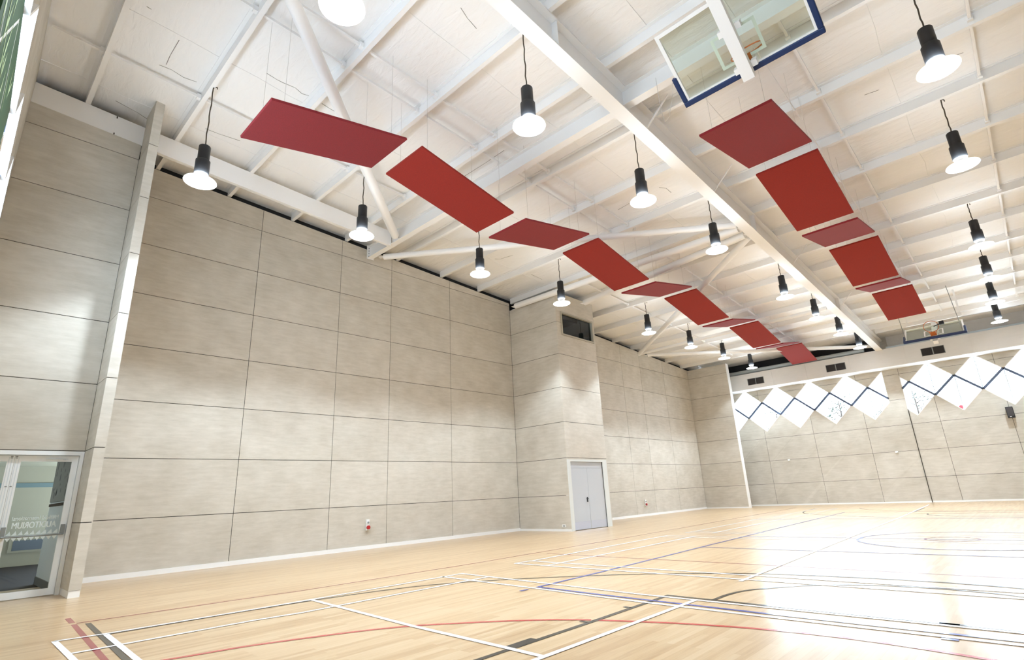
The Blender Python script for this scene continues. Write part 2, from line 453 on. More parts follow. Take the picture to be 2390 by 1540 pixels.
# box with the control room window and the grey door
DOOR = [(14.46, -0.02), (16.78, -0.02), (16.78, 2.262), (14.46, 2.262)]
CW = [(14.74, 6.645), (16.725, 6.645), (16.725, 7.545), (14.74, 7.545)]
bx = panel_wall('wall_bay', (2.28, 0, 0), (0, 1, 0), (1, 0, 0), [14.48, 16.84], [0.0] + ROWS[2:], top=(8.27, 0.0), holes=(DOOR, CW), th=0.16, trim=(0.03, 0))
by = panel_wall('wall_bay_front', (0, 14.48, 0), (1, 0, 0), (0, -1, 0), [0.0, 2.28], ROWS, top=(8.13, 0.0), th=0.16, trim=(0, 0.03))
b = MB(); b.box((0.0, 16.68, 0), (2.26, 16.84, 8.27)); struct('wall_bay_rear', b, M['joint'])
b = MB(); b.box((0.0, 14.6, 8.13), (2.2, 16.8, 8.2)); b.box((0.0, 14.62, 5.2), (2.12, 16.68, 5.3)); b.box((0.02, 14.64, 5.3), (0.12, 16.68, 8.13)); struct('wall_bay_lid', b, M['partition'])

# entrance wall, recessed behind the near fin
DW = [(-0.9, -0.02), (1.77, -0.02), (1.77, 2.30), (-0.9, 2.30)]
we = panel_wall('wall_entrance', (1.45, 0, 0), (0, 1, 0), (1, 0, 0), [-0.9, 1.77], [0.0] + ROWS[2:], top=(8.76, -SL), holes=(DW,), th=0.16)
# near fin
b = MB(); c = MB()
zz = ROWS + [9.28]
for j in range(len(zz) - 1):
    a, d = zz[j] + (G / 2 if j else 0.1), zz[j + 1] - G / 2
    if d <= a: continue
    if j == 0: a = 0.105
    x0 = 0.02 if d < 8.6 else 1.50
    b.box((x0, 1.77, a), (2.20, 1.93, d))
c.box((0.03, 1.782, 0.1), (2.188, 1.918, 8.55)); c.box((1.51, 1.782, 8.5), (2.188, 1.918, 9.27))
f1 = struct('trim_1', b, M['panel'])
c.build('fin_core', M['joint'], f1)
b = MB(); b.box((1.46, 1.775, 0), (2.195, 1.925, 0.1)); b.build('plinth', M['white'], f1)
# far fin, its end lit by the windows
b = MB(); c = MB()
for j in range(len(ROWS) - 1):
    a, d = ROWS[j] + (G / 2 if j else 0), min(ROWS[j + 1], 7.62) - G / 2
    if d <= a: continue
    b.box((0.09, 29.25, a), (2.36, 29.55, d))
c.box((0.1, 29.262, 0), (2.345, 29.54, 7.6))
f2 = struct('trim_2', b, M['panel']); c.build('fin_core', M['joint'], f2)
b = MB(); b.box((2.345, 29.245, 0), (2.372, 29.555, 7.62)); b.build('lit_end_face', M['white'], f2)  # white strip stands in for window light on the fin end
# skirting
def skirting(name, boxes):
    b = MB()
    for q in boxes: b.box(*q)
    struct(name, b, M['white'])
skirting('baseboard_left', [((0.0, 1.94, 0), (0.014, 14.48, 0.095)), ((0.014, 14.466, 0), (2.28, 14.48, 0.07)), ((0.08, 16.86, 0), (0.094, 29.25, 0.095)), ((0.1, 29.236, 0), (2.345, 29.25, 0.06))])
skirting('baseboard_far', [((0.1, YF - 0.014, 0), (XR, YF, 0.07))])

# ------------------------------------------------------------------ end walls with zigzag windows
P0, PIT = 3.22, 1.708       # lattice of the diamonds
ZB, ZL_, ZU, ZT = 3.865, 4.71, 5.495, 6.30
def cells(u0, u1):
    """diamonds of the zigzag band between u0 and u1, each clipped to the band (counter-clockwise)"""
    out = []
    k0 = int((u0 - P0) / PIT) - 2; k1 = int((u1 - P0) / PIT) + 2
    for k in range(k0, k1 + 1):
        cx = P0 + PIT * k
        lo = [(cx, ZB), (cx + PIT / 2, ZL_), (cx, ZU), (cx - PIT / 2, ZL_)]
        hi = [(cx + PIT / 2, ZL_), (cx + PIT, ZU), (cx + PIT / 2, ZT), (cx, ZU)]
        for kind, c in (('lo', lo), ('hi', hi)):
            p = clip(clip(c, 1, 0, u1), -1, 0, -u0)
            if len(p) > 2 and area(p) > 0.01: out.append((kind, p))
    return out
def zig_window(name, O, U, Nrm, u0, u1, depth, proud=0.0):
    O = Vector(O); U = Vector(U); Nn = Vector(Nrm); Zv = Vector((0, 0, 1))
    def w(p, d=0.0): return O + U * p[0] + Zv * p[1] + Nn * d
    cs = cells(u0, u1)
    edges = {}
    for kind, p in cs:
        for i in range(len(p)):
            a, q = p[i], p[(i + 1) % len(p)]
            if math.dist(a, q) < 0.02: continue
            key = tuple(sorted(((round(a[0], 2), round(a[1], 2)), (round(q[0], 2), round(q[1], 2)))))
            edges.setdefault(key, []).append((a, q))
    fr = MB(); mu = MB(); gl = MB(); jt = MB()
    for k, e in edges.items():
        a, q = e[0]
        if len(e) == 1:                                   # outline: white reveal boards
            d = Vector((q[0] - a[0], q[1] - a[1])).normalized(); nn = (-d.y, d.x)
            t = 0.03
            a2 = (a[0] + nn[0] * t, a[1] + nn[1] * t); q2 = (q[0] + nn[0] * t, q[1] + nn[1] * t)
            fr.prism([w(a, proud), w(q, proud), w(q2, proud), w(a2, proud)], -Nn * (depth + proud))
            fr.bar(w(a, -0.105), w(q, -0.105), 0.045, 0.05, Nn)
        else:
            mu.bar(w(a, -0.045), w(q, -0.045), 0.095, 0.09, Nn)
    for kind, p in cs:
        gl.prism([w(q, -0.10) for q in p], -Nn * 0.008)
        if kind == 'hi' or True:                          # thin glass joint down the middle of each diamond
            full = max(q[1] for q in p) - min(q[1] for q in p)
            t_, b_ = max(p, key=lambda q: q[1]), min(p, key=lambda q: q[1])
            if abs(t_[0] - b_[0]) < 0.02: jt.bar(w(b_, -0.12), w(t_, -0.12), 0.03, 0.02, Nn)
    root = struct(name, fr, M['white'])
    mu.build('mullions', M['mullion'], root)
    gl.build('panes', M['glass'], root)
    jt.build('glazing_joints', M['partition'], root)
    return root
FO, FU, FN = (0, YF, 0), (1, 0, 0), (0, -1, 0)
G1, G2 = (1.52, 9.10), (9.73, 22.6)
holes = [p for k, p in cells(*G1)] + [p for k, p in cells(*G2)]
FX = [0.1, 3.07, 5.51, 7.91, 9.74, 10.83, 13.25, 15.65, 18.05, 20.45, 22.85, XR]
wf = panel_wall('wall_far', FO, FU, FN, FX, ROWS[:7] + [8.0], holes=holes, th=0.3)
zig_window('window_1', FO, FU, FN, *G1, 0.30)
zig_window('window_2', FO, FU, FN, *G2, 0.30)
b = MB(); b.box((9.728, YF - 0.035, 0), (9.752, YF, 4.2)); struct('trim_3', b, M['joint'])

# near end wall: camera stands against it
K = 0.0264
NU = Vector((1, -K, 0)).normalized(); NN = Vector((K, 1, 0)).normalized()
NO = Vector((1.45, -0.03, 0))
GN = (1.6, 14.4)
def shift(cs, du): return [[(q[0] + du, q[1] - 0.2) for q in p] for p in cs]
wn = panel_wall('wall_near', NO, NU, NN, [-1.95, 0.0, 2.4, 4.8, 7.2, 9.6, 12.0, 14.4, 16.8, 19.2, 21.6, 23.6], ROWS, top=(9.42, 0.0), th=0.3,
                holes=[p for k, p in cells(*GN)])
zig_window('window_3', NO, NU, NN, *GN, 0.30, proud=0.05)
b = MB(); b.box((XR, -1.2, 0), (XR + 0.2, YF + 0.3, 9.45)); struct('wall_right', b, M['panel'])

# ------------------------------------------------------------------ bulkhead over the far windows
bk = MB(); core = MB()
BX = [0.1, 1.9, 4.3, 6.0, 8.0, 10.3, 12.7, 15.1, 17.5, 19.9, 22.3, XR]
for a, c in zip(BX[:-1], BX[1:]):
    bk.box((a + 0.004, 30.43, 6.20), (c - 0.004, 30.45, 7.05))
core.box((0.1, 30.45, 6.215), (XR, 30.52, 7.045))
bh = struct('trim_4', bk, M['cream'])
core.build('bulkhead_core', M['cream'], bh)
b = MB(); b.box((0.1, 30.43, 6.185), (XR, YF, 6.20)); b.build('soffit', M['white'], bh)
b = MB(); b.box((0.1, 30.44, 7.045), (XR, YF, 7.06)); b.build('ledge', M['cream'], bh)
b = MB(); b.box((0.1, YF - 0.05, 7.06), (9.3, YF - 0.02, 7.85)); b.build('recess_shade_board', M['cavity'], bh)  # near-black board, the shade of the gap put into its colour
b = MB(); b.box((9.6, YF - 0.05, 7.06), (XR, YF - 0.02, 7.85)); b.build('upper_lining', M['cream'], bh)
b = MB(); b.box((9.6, 30.62, 7.06), (XR, 30.66, 7.17)); b.box((0.4, 30.6, 7.06), (9.3, 30.63, 7.09)); b.build('cable_tray', M['galv'], bh)
for i, (x0, x1) in enumerate(((2.975, 3.85), (6.93, 7.81), (10.90, 11.77))):
    pl = ('over the leftmost diamonds', 'in the middle of the bulkhead', 'rightmost, below the far basketball hoop')[i]
    r = thing('air_vent', ((x0 + x1) / 2, 30.43, 6.58), 'dark grey twin vent grille in the cream bulkhead, ' + pl, 'vent')
    b = MB(); xm = (x0 + x1) / 2
    for a, c in ((x0, x0 + 0.02), (xm - 0.02, xm + 0.02), (x1 - 0.02, x1)): b.box((a, 30.412, 6.40), (c, 30.43, 6.76))
    b.box((x0, 30.412, 6.40), (x1, 30.43, 6.415)); b.box((x0, 30.412, 6.745), (x1, 30.43, 6.76)); b.build('frame', M['grey'], r)
    b = MB()
    for k in range(14):
        z = 6.425 + k * 0.024
        b.prism([(x0 + 0.02, 30.414, z), (x1 - 0.02, 30.414, z), (x1 - 0.02, 30.428, z + 0.016), (x0 + 0.02, 30.428, z + 0.016)], (0, 0, 0.003))
    b.box((x0 + 0.02, 30.4285, 6.415), (x1 - 0.02, 30.43, 6.745)); b.build('louvre', M['vent'], r)
# long galvanised duct lying on the bulkhead
r = MB().tube((0.35, 30.72, 7.20), (8.7, 30.72, 7.20), 0.13, 20).build('duct', M['galv'], smooth=True)
tag(r, 'round grey duct lying on top of the far bulkhead, left part', 'duct')

# ------------------------------------------------------------------ roof steel
def sloped_beam(mb, x0, x1, y0, y1, zt, zb_):
    """bar between x0..x1 running down the roof, offsets from the purlin underside"""
    mb.prism([(x0, y0, pb(y0) + zb_), (x1, y0, pb(y0) + zb_), (x1, y0, pb(y0) + zt), (x0, y0, pb(y0) + zt)], (0, y1 - y0, -SL * (y1 - y0)))
b = MB()
sloped_beam(b, 9.20, 9.48, -0.35, 31.0, -0.575, -0.60); sloped_beam(b, 9.20, 9.48, -0.35, 31.0, -0.003, -0.028); sloped_beam(b, 9.33, 9.35, -0.35, 31.0, -0.028, -0.575)
rb = thing('roof_beam', (9.34, 0, pb(0) - 0.6), 'white steel I-beam running the length of the hall under the middle of the roof', 'beam')
b.build('girder', M['steel'], rb)
for i, y in enumerate((5.9, 14.6, 23.2)):
    b = MB(); b.box((9.21, y, pb(y) - 0.575), (9.33, y + 0.012, pb(y) - 0.03)); b.box((9.35, y, pb(y) - 0.575), (9.47, y + 0.012, pb(y) - 0.03)); b.build('stiffener', M['steel'], rb)
for y in (8.75, 11.9, 17.6, 23.0):
    b = MB(); b.bar((9.45, y, pb(y) - 0.55), (9.95, y + 0.1, pb(y) + 0.03), 0.04, 0.02); b.build('fly_brace', M['steel'], rb)
lb = thing('eaves_beam', (1.42, 0, pb(0) - 0.46), 'flat white steel beam along the top of the left entrance wall, passing behind the fin', 'beam')
b = MB(); sloped_beam(b, 1.41, 1.435, -0.03, 8.02, -0.002, -0.46); sloped_beam(b, 1.34, 1.41, -0.03, 8.02, -0.002, -0.016); sloped_beam(b, 1.34, 1.41, -0.03, 8.02, -0.445, -0.46)
b.build('channel', M['steel'], lb)
b = MB()
for y, z in ((1.27, -0.03), (1.27, -0.43)): b.box((1.435, y, pb(y) + z - 0.03), (1.441, y + 0.02, pb(y) + z + 0.02))
b.build('splice_mark', M['cable'], lb)
cb = thing('cross_beam', (9.0, 8.1, pb(8.1) - 0.4), 'white steel I-beam crossing the hall from the left wall behind the first red panels', 'beam')
b = MB(); y = 8.1; z0 = pb(y) - 0.40; z1 = pb(y) - 0.01
for xa, xb in ((0.2, 9.33), (9.35, XR)):
    b.box((xa, y - 0.09, z0), (xb, y + 0.09, z0 + 0.016)); b.box((xa, y - 0.09, z1 - 0.016), (xb, y + 0.09, z1)); b.box((xa, y - 0.007, z0 + 0.016), (xb, y + 0.007, z1 - 0.016))
b.build('girder', M['steel'], cb)
b = MB(); b.box((0.185, y - 0.12, z0 - 0.03), (0.2, y + 0.12, z1 + 0.02))
b.build('end_plate', M['steel'], cb)
b = MB()
for k in range(4):
    for s in (-0.06, 0.06): b.tube((0.2, y + s, z0 + 0.05 + k * 0.09), (0.212, y + s, z0 + 0.05 + k * 0.09), 0.014, 8)
b.build('bolts', M['grey'], cb)
eb = MB(); eb.box((9.5, 29.5, pb(29.5) - 0.02), (XR, 29.51, pb(29.5) + 0.2)); eb.box((9.5, 29.5, pb(29.5) - 0.02), (XR, 29.58, pb(29.5) - 0.008))
tag(eb.build('eaves_purlin', M['steel']), 'last white purlin before the far bulkhead, right of the long I-beam', 'beam')
def brace(pts, r, label, cuts=True):
    rt = thing('bracing_tube', pts[0], label, 'bracing tube')
    p0, p1 = Vector(pts[0]), Vector(pts[-1]); d = (p1 - p0).normalized()
    MB().tube(p0 + d * 0.16, p1 - d * 0.16, r, 20).build('tube', M['steel'], rt, smooth=True)
    MB().bar(p0, p0 + d * 0.2, r * 1.5, 0.014).build('end_cleat', M['steel'], rt); MB().bar(p1, p1 - d * 0.2, r * 1.5, 0.014).build('end_cleat', M['steel'], rt)
def bz(y, d=0.33): return pb(y) - d
brace([(9.15, 0.12, bz(0.12)), (1.72, 8.0, bz(8.0))], 0.115, 'white round bracing tube passing behind the nearest crimson panel')
brace([(0.33, 8.33, bz(8.33)), (9.17, 14.35, bz(14.35))], 0.092, 'white round bracing tube from the left end of the cross beam to the long I-beam')
brace([(0.36, 14.28, bz(14.3)), (9.17, 14.52, bz(14.5))], 0.108, 'white round strut in front of the top of the boxed-out bay')
brace([(2.45, 15.92, bz(15.9)), (9.17, 14.98, bz(15.0))], 0.108, 'white round strut above the control room window, its cut end showing')
brace([(9.17, 15.08, bz(15.1)), (0.3, 23.48, bz(23.5))], 0.10, 'white diagonal bracing tube falling left toward the rear wall beyond the bay')
brace([(0.3, 23.38, bz(23.4)), (9.17, 23.15, bz(23.2))], 0.075, 'white level strut across the rear bay from the left wall')
brace([(0.5, 23.75, bz(23.7)), (9.17, 30.7, bz(30.7) + 0.05)], 0.085, 'white diagonal bracing tube farthest back, toward the far end of the I-beam')
# thin conduit with clips
b = MB(); b.path([(11.66, y, pb(y) - 0.012) for y in (7.2, 9.2, 12, 15, 18, 21, 24.5)], 0.012, 8)
for y in PUR[5:15]: b.box((11.635, y + 0.02, pb(y) - 0.03), (11.685, y + 0.06, pb(y)))
tag(b.build('conduit', M['steel']), 'thin white conduit clipped under the purlins along the right red panels', 'conduit')

# ------------------------------------------------------------------ pendant lamps
def lamp_proto(x, y, label, group):
    rt = thing('pendant_lamp', (x, y, 7.0), label, 'lamp', group)
    o = (x, y, 7.0)
    MB().lathe([(0.14, 0.042), (0.215, 0.020), (0.27, 0.0), (0.274, -0.012), (0.268, -0.016), (0.262, -0.004)], 48, o).build('reflector_dish', M['dish'], rt, smooth=True)
    MB().lathe([(0.0001, -0.004), (0.14, -0.004), (0.262, -0.006), (0.262, 0.0), (0.0001, 0.0)], 48, o).build('lit_lens', M['lens'], rt)
    MB().lathe([(0.145, 0.040), (0.11, 0.06), (0.082, 0.085), (0.075, 0.11), (0.06, 0.13)], 32, o).build('shade_cone', M['cone'], rt, smooth=True)
    MB().lathe([(0.075, 0.118), (0.098, 0.12), (0.105, 0.13), (0.105, 0.15), (0.06, 0.16)], 32, o).build('lit_neck', M['neck'], rt, smooth=True)
    b = MB(); b.lathe([(0.0001, 0.15), (0.118, 0.152), (0.123, 0.16), (0.123, 0.43), (0.116, 0.44), (0.10, 0.442), (0.10, 0.735), (0.094, 0.745), (0.02, 0.75), (0.012, 0.775), (0.0001, 0.776)], 40, o)
    b.build('housing', M['black'], rt, smooth=True)
    li = bpy.data.lights.new('pendant_light', 'SPOT'); li.energy = LAMP_POWER; li.color = LAMP_COL
    li.spot_size = math.radians(114); li.spot_blend = 0.32; li.shadow_soft_size = 0.16
    lo = bpy.data.objects.new('pendant_light', li); COL.objects.link(lo); lo.parent = rt; lo.location = (0, 0, -0.03)
    up = bpy.data.lights.new('added_uplight', 'AREA'); up.shape = 'DISK'; up.size = 0.5; up.energy = UPLIGHT; up.color = LAMP_COL  # upward disk light added above the dish to brighten the ceiling
    uo = bpy.data.objects.new('added_uplight', up); COL.objects.link(uo); uo.parent = rt; uo.location = (0, 0, 0.135); uo.rotation_euler = (math.pi, 0, 0)
    return rt
def lamp_cable(rt, x, y):
    top = pb(y) - 0.0
    b = MB(); n = 10; pts = []
    for k in range(n + 1):
        z = 7.77 + (top - 7.77) * k / n
        pts.append((x + 0.006 * math.sin(k * 2.1), y + 0.006 * math.cos(k * 1.7), z))
    b.path(pts, 0.011, 8)
    b.path([(x, y, top), (x + 0.02, y + 0.03, top + 0.02), (x + 0.05, y + 0.05, top + 0.01), (x + 0.055, y + 0.055, top - 0.03)], 0.010, 6)
    b.build('hanging_cable', M['cable'], rt, smooth=True)
LY = [2.40, 5.72, 9.28, 12.9, 18.28, 21.8, 25.2, 28.75]
ROWN = [('A', [3.68, 3.73, 3.85, 3.79, 3.83, 3.87, 3.91, 3.90], 'in the row along the left wall', 'pendant lamps in the left row'),
        ('B', [8.78, 8.86, 8.89, 8.91, 8.88, 8.89, 8.90, 8.87], 'in the row beside the long I-beam', 'pendant lamps in the middle row'),
        ('C', [None, None, 13.90, 13.90, 13.86, 13.86, 13.83, 13.81], 'in the right-hand row', 'pendant lamps in the right row')]
proto = None
for rn, xs, where, grp in ROWN:
    idx = [i for i in range(8) if xs[i] is not None]
    for n, i in enumerate(idx):
        word = 'farthest' if n == len(idx) - 1 else ORD[n] if n == 0 else ORD[n] + ' from the camera'
        lab = 'lit black pendant lamp, ' + word + ' ' + where
        if rn == 'A' and i == 0: lab = 'lit black pendant lamp beside the near left fin, nearest of the left row'
        if rn == 'B' and i == 0: lab = 'lit pendant lamp overhead at the top edge, only its white dish showing'
        if proto is None:
            proto = lamp_proto(xs[i], LY[i], lab, grp); r = proto
            base = proto
        else:
            r = clone(base, (xs[i], LY[i], 7.0), lab, grp)
            for ch in list(r.children):
                if ch.name.startswith('hanging_cable'): bpy.data.objects.remove(ch)
        lamp_cable(r, xs[i], LY[i])

# ------------------------------------------------------------------ red zigzag ceiling panels
LP = [(2.40, 6.86, 4.77, 7.38), (5.09, 7.385, 7.51, 6.93), (7.90, 6.92, 10.31, 7.38), (10.69, 7.39, 13.12, 6.91), (13.51, 6.92, 15.98, 7.41),
      (16.30, 7.41, 18.74, 6.94), (19.12, 6.94, 21.55, 7.42), (21.85, 7.42, 24.25, 6.95), (24.58, 6.955, 27.15, 7.45), (27.52, 7.47, 29.65, 6.96)]
RP = [(7.96, 6.88, 10.39, 7.36), (10.78, 7.37, 13.2, 6.90), (13.58, 6.89, 15.93, 7.36), (16.37, 7.38, 18.65, 6.88), (18.97, 6.87, 21.6, 7.42), (21.88, 7.40, 24.17, 6.90)]
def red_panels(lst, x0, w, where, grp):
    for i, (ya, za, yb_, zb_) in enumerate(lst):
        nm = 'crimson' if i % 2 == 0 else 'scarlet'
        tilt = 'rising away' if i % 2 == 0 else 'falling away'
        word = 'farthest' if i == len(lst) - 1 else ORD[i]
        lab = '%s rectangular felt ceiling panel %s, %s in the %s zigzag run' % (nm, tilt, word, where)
        c = Vector((x0 + w / 2, (ya + yb_) / 2, (za + zb_) / 2))
        rt = thing('acoustic_panel', c, lab, 'acoustic panel', grp)
        d = Vector((0, yb_ - ya, zb_ - za)).normalized(); up = Vector((0, -d.z, d.y))
        t = 0.045
        b = MB(); b.prism([(x0, ya, za), (x0 + w, ya, za), (x0 + w, yb_, zb_), (x0, yb_, zb_)], up * t)
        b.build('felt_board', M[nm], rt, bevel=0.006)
        for sx in (0.15, w - 0.15):
            for f in (0.1, 0.9):
                y = ya + (yb_ - ya) * f; z = za + (zb_ - za) * f + t
                MB().tube((x0 + sx, y, z - 0.02), (x0 + sx, y, rf(y) + 0.02), 0.0025, 5).build('hanging_wire', M['wire'], rt)
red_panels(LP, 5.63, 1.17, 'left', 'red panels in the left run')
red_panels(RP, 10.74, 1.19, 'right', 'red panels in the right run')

# ------------------------------------------------------------------ folded basketball backboards
def backboard(cx, yb_, zb_, sgn, label, detail):
    """yb_,zb_ bottom edge; board rises away from it; sgn=-1: top edge nearer the camera"""
    O = Vector((cx, yb_, zb_)); up = Vector((0, -0.802 * (1 if sgn < 0 else -1), 0.597)); n = Vector((0, 0.597 * (1 if sgn < 0 else -1), 0.802)); X = Vector((1, 0, 0))
    rt = thing('basketball_backboard', O, label, 'basketball hoop')
    def q(u, v, d=0.0): return O + X * u + up * v + n * d
    H, Wd = 1.05, 0.90
    MB().prism([q(-Wd, 0), q(Wd, 0), q(Wd, H), q(-Wd, H)], n * 0.012).build('glass_board', M['board_glass'], rt)
    b = MB(); t = 0.05
    for u0, v0, u1, v1 in ((-Wd, 0, Wd, t), (-Wd, H - t, Wd, H), (-Wd, t, -Wd + t, H - t), (Wd - t, t, Wd, H - t)):
        b.prism([q(u0, v0, -0.03), q(u1, v0, -0.03), q(u1, v1, -0.03), q(u0, v1, -0.03)], n * 0.05)
    b.build('board_frame', M['white'], rt)
    b = MB(); e = 0.05
    for u0, v0, u1, v1 in ((-Wd - e, -e, Wd + e, 0.03), (-Wd - e, 0.03, -Wd + 0.02, 0.42), (Wd - 0.02, 0.03, Wd + e, 0.46)):
        b.prism([q(u0, v0, -0.045), q(u1, v0, -0.045), q(u1, v1, -0.045), q(u0, v1, -0.045)], n * 0.085)
    b.build('edge_padding', M['blue'], rt, bevel=0.012)
    b = MB()
    for u0, v0, u1, v1 in ((-0.295, 0.15, 0.295, 0.19), (-0.295, 0.56, 0.295, 0.60), (-0.295, 0.19, -0.255, 0.56), (0.255, 0.19, 0.295, 0.56)):
        b.prism([q(u0, v0, 0.0125), q(u1, v0, 0.0125), q(u1, v1, 0.0125), q(u0, v1, 0.0125)], n * 0.001)
    b.build('target_square', M['white'], rt)
    c = q(0, 0.15, 0.375)
    ring = [c + X * (0.225 * math.cos(a)) + n * (0.225 * math.sin(a)) for a in [2 * math.pi * k / 40 for k in range(40)]]
    b = MB(); b.path(ring, 0.010, 8, True)
    b.prism([q(-0.09, 0.10, 0.012), q(0.09, 0.10, 0.012), q(0.09, 0.20, 0.012), q(-0.09, 0.20, 0.012)], n * 0.015)
    b.bar(q(-0.07, 0.14, 0.02), q(-0.11, 0.15, 0.19), 0.02, 0.02); b.bar(q(0.07, 0.14, 0.02), q(0.11, 0.15, 0.19), 0.02, 0.02)
    b.prism([q(-0.075, 0.135, 0.02), q(0.075, 0.135, 0.02), q(0.075, 0.135, 0.16), q(-0.075, 0.135, 0.16)], up * 0.01)
    b.build('hoop_ring', M['orange'], rt, smooth=True)
    # mast and its brackets on the back
    ln = detail['mast']
    b = MB(); b.bar(q(0, -0.06, -0.19), q(0, ln, -0.19), 0.15, 0.13, n); b.build('mast', M['steel'], rt)
    b = MB()
    for u in (-0.115, 0.115):
        for v in (0.08, 0.62): b.prism([q(u - 0.035, v - 0.04, -0.14), q(u + 0.035, v - 0.04, -0.14), q(u + 0.035, v + 0.04, -0.14), q(u - 0.035, v + 0.04, -0.14)], n * 0.12)
    b.build('mounting_bracket', M['steel'], rt)
    e2 = q(0, ln, -0.19)
    b = MB(); b.bar(e2 + X * -0.9, e2 + X * 0.9, 0.09, 0.09)
    for u in (-0.85, 0.85): b.bar(e2 + X * u, (e2.x + u, e2.y, rf(e2.y) + 0.02), 0.06, 0.06, (0, 1, 0))
    b.build('pivot_frame', M['steel'], rt)
    return rt, q
rt, q = backboard(11.99, 6.77, 6.68, -1, 'glass basketball backboard with blue padding folded up overhead, its mast in front', dict(mast=3.1))
b = MB(); a = q(-0.93, 0.42, -0.03)
b.path([a, a + Vector((-0.08, 0.10, -0.16)), a + Vector((-0.25, 0.28, -0.34)), a + Vector((-0.45, 0.55, -0.20)), a + Vector((-0.62, 0.85, 0.35)), a + Vector((-0.75, 1.15, 1.25))], 0.004, 6)
b.build('lifting_cord', M['wire'], rt, smooth=True)
rt, q = backboard(11.92, 24.6, 6.04, 1, 'glass backboard with blue edge and orange hoop folded up near the far bulkhead', dict(mast=1.9))
b = MB()
for x in (11.05, 12.75): b.tube((x, 24.75, 6.15), (x - 0.1, 24.9, pb(24.9) + 0.02), 0.011, 8)
b.build('hanging_rod', M['grey'], rt)
b = MB(); b.box((12.18, 24.36, 6.42), (12.32, 24.5, 6.54)); b.bar((12.0, 24.42, 6.40), (12.25, 24.42, 6.47), 0.03, 0.03); b.build('release_motor', M['black'], rt)

# ------------------------------------------------------------------ court markings (paint on the floor)
def marks(name, m, lines, z, w):
    b = MB()
    for it in lines:
        pts, ww, cl = (it if isinstance(it, tuple) else (it, w, False))
        ax, ay = abs(pts[-1][0] - pts[0][0]), abs(pts[-1][1] - pts[0][1])
        lv = 2 if (cl or len(pts) > 12) else (0 if ax > ay else 1)          # crossing coats of paint lie on one another
        b.ribbon(pts, ww, z + 0.0003 * lv, cl)
    return b.build(name, M[m], fl)
def arc(cx, cy, r, a0, a1, n=48): return [(cx + r * math.cos(math.radians(a0 + (a1 - a0) * k / n)), cy + r * math.sin(math.radians(a0 + (a1 - a0) * k / n))) for k in range(n + 1)]
def smooth(p, n=6):
    out = []
    for i in range(len(p) - 1):
        p0, p1, p2, p3 = p[max(i - 1, 0)], p[i], p[i + 1], p[min(i + 2, len(p) - 1)]
        for k in range(n):
            t = k / n
            out.append(tuple(0.5 * (2 * p1[j] + (p2[j] - p0[j]) * t + (2 * p0[j] - 5 * p1[j] + 4 * p2[j] - p3[j]) * t * t + (3 * p1[j] - p0[j] - 3 * p2[j] + p3[j]) * t ** 3) for j in (0, 1)))
    return out + [p[-1]]
CX = 12.42
def mir(p): return [(2 * CX - x, y) for x, y in p]
def mirY(p, y0=14.4): return [(x, 2 * y0 - y) for x, y in p]
redarc = smooth([(7.3, 0.5), (7.76, 1.67), (7.96, 2.36), (8.48, 3.41), (9.06, 4.04), (9.61, 4.50), (10.03, 4.75)])
redarc2 = smooth([(10.10, 4.78), (10.5, 4.94), (10.9, 5.08), (11.54, 5.23), (12.2, 5.28), (12.9, 5.20), (13.6, 5.0), (14.8, 4.5)])
marks('netball_marking', 'l_red', [
    ([(4.87, 1.49), (5.12, 3.49), (5.21, 4.07), (5.36, 7.31), (5.29, 13.74), (5.12, 18.81), (4.85, 28.4)], 0.05, False),
    ([(4.35, 1.48), (4.80, 1.46)], 0.06, False), ([(4.93, 1.455), (7.25, 1.33), (9.5, 1.2)], 0.055, False),
    ([(5.65, 9.25), (7.07, 9.18), (10.09, 9.12), (12.5, 9.05), (18, 8.9)], 0.05, False), ([(5.2, 20.2), (18, 20.0)], 0.05, False),
    (arc(12.03, 13.83, 0.42, 0, 360, 40)[:-1], 0.045, True), (mirY(arc(12.42, 0.45, 4.85, 15, 165)), 0.05, False)], 0.0010, 0.05)
marks('netball_goal_circle', 'l_red2', [redarc, redarc2], 0.0020, 0.05)
three = smooth([(6.0, 1.55), (6.17, 3.62), (6.57, 5.16), (7.33, 6.19), (8.28, 7.06), (8.96, 7.55), (9.52, 7.87), (10.51, 8.27), (12.05, 8.42), (13.3, 8.27), (14.6, 7.8), (16.2, 6.9)])
ft = smooth([(10.63, 6.22), (10.64, 6.58), (10.71, 6.90), (10.87, 7.16), (11.2, 7.55), (11.65, 7.83), (12.2, 7.95), (12.8, 7.9), (13.3, 7.7), (13.8, 7.2), (14.1, 6.3)])
key = [(10.06, 2.4), (10.08, 4.82), (10.07, 6.24), (11.2, 6.20), (13.2, 6.17), (14.78, 6.15), (14.78, 2.4)]
marks('basketball_marking', 'l_black', [([(5.02, 1.575), (7.44, 1.45), (9.6, 1.35)], 0.055, False), (three, 0.05, False), (ft, 0.05, False), (key, 0.055, False),
    ([(10.03, 3.57), (10.03, 3.91)], 0.10, False), ([(9.97, 4.655), (10.06, 4.65)], 0.05, False), ([(9.97, 5.44), (10.06, 5.43)], 0.05, False),
    (mirY(three), 0.05, False), (mirY(ft), 0.05, False), (mirY(key), 0.05, False), ([(12.65, 6.17), (12.79, 6.17)], 0.05, False)], 0.0030, 0.05)
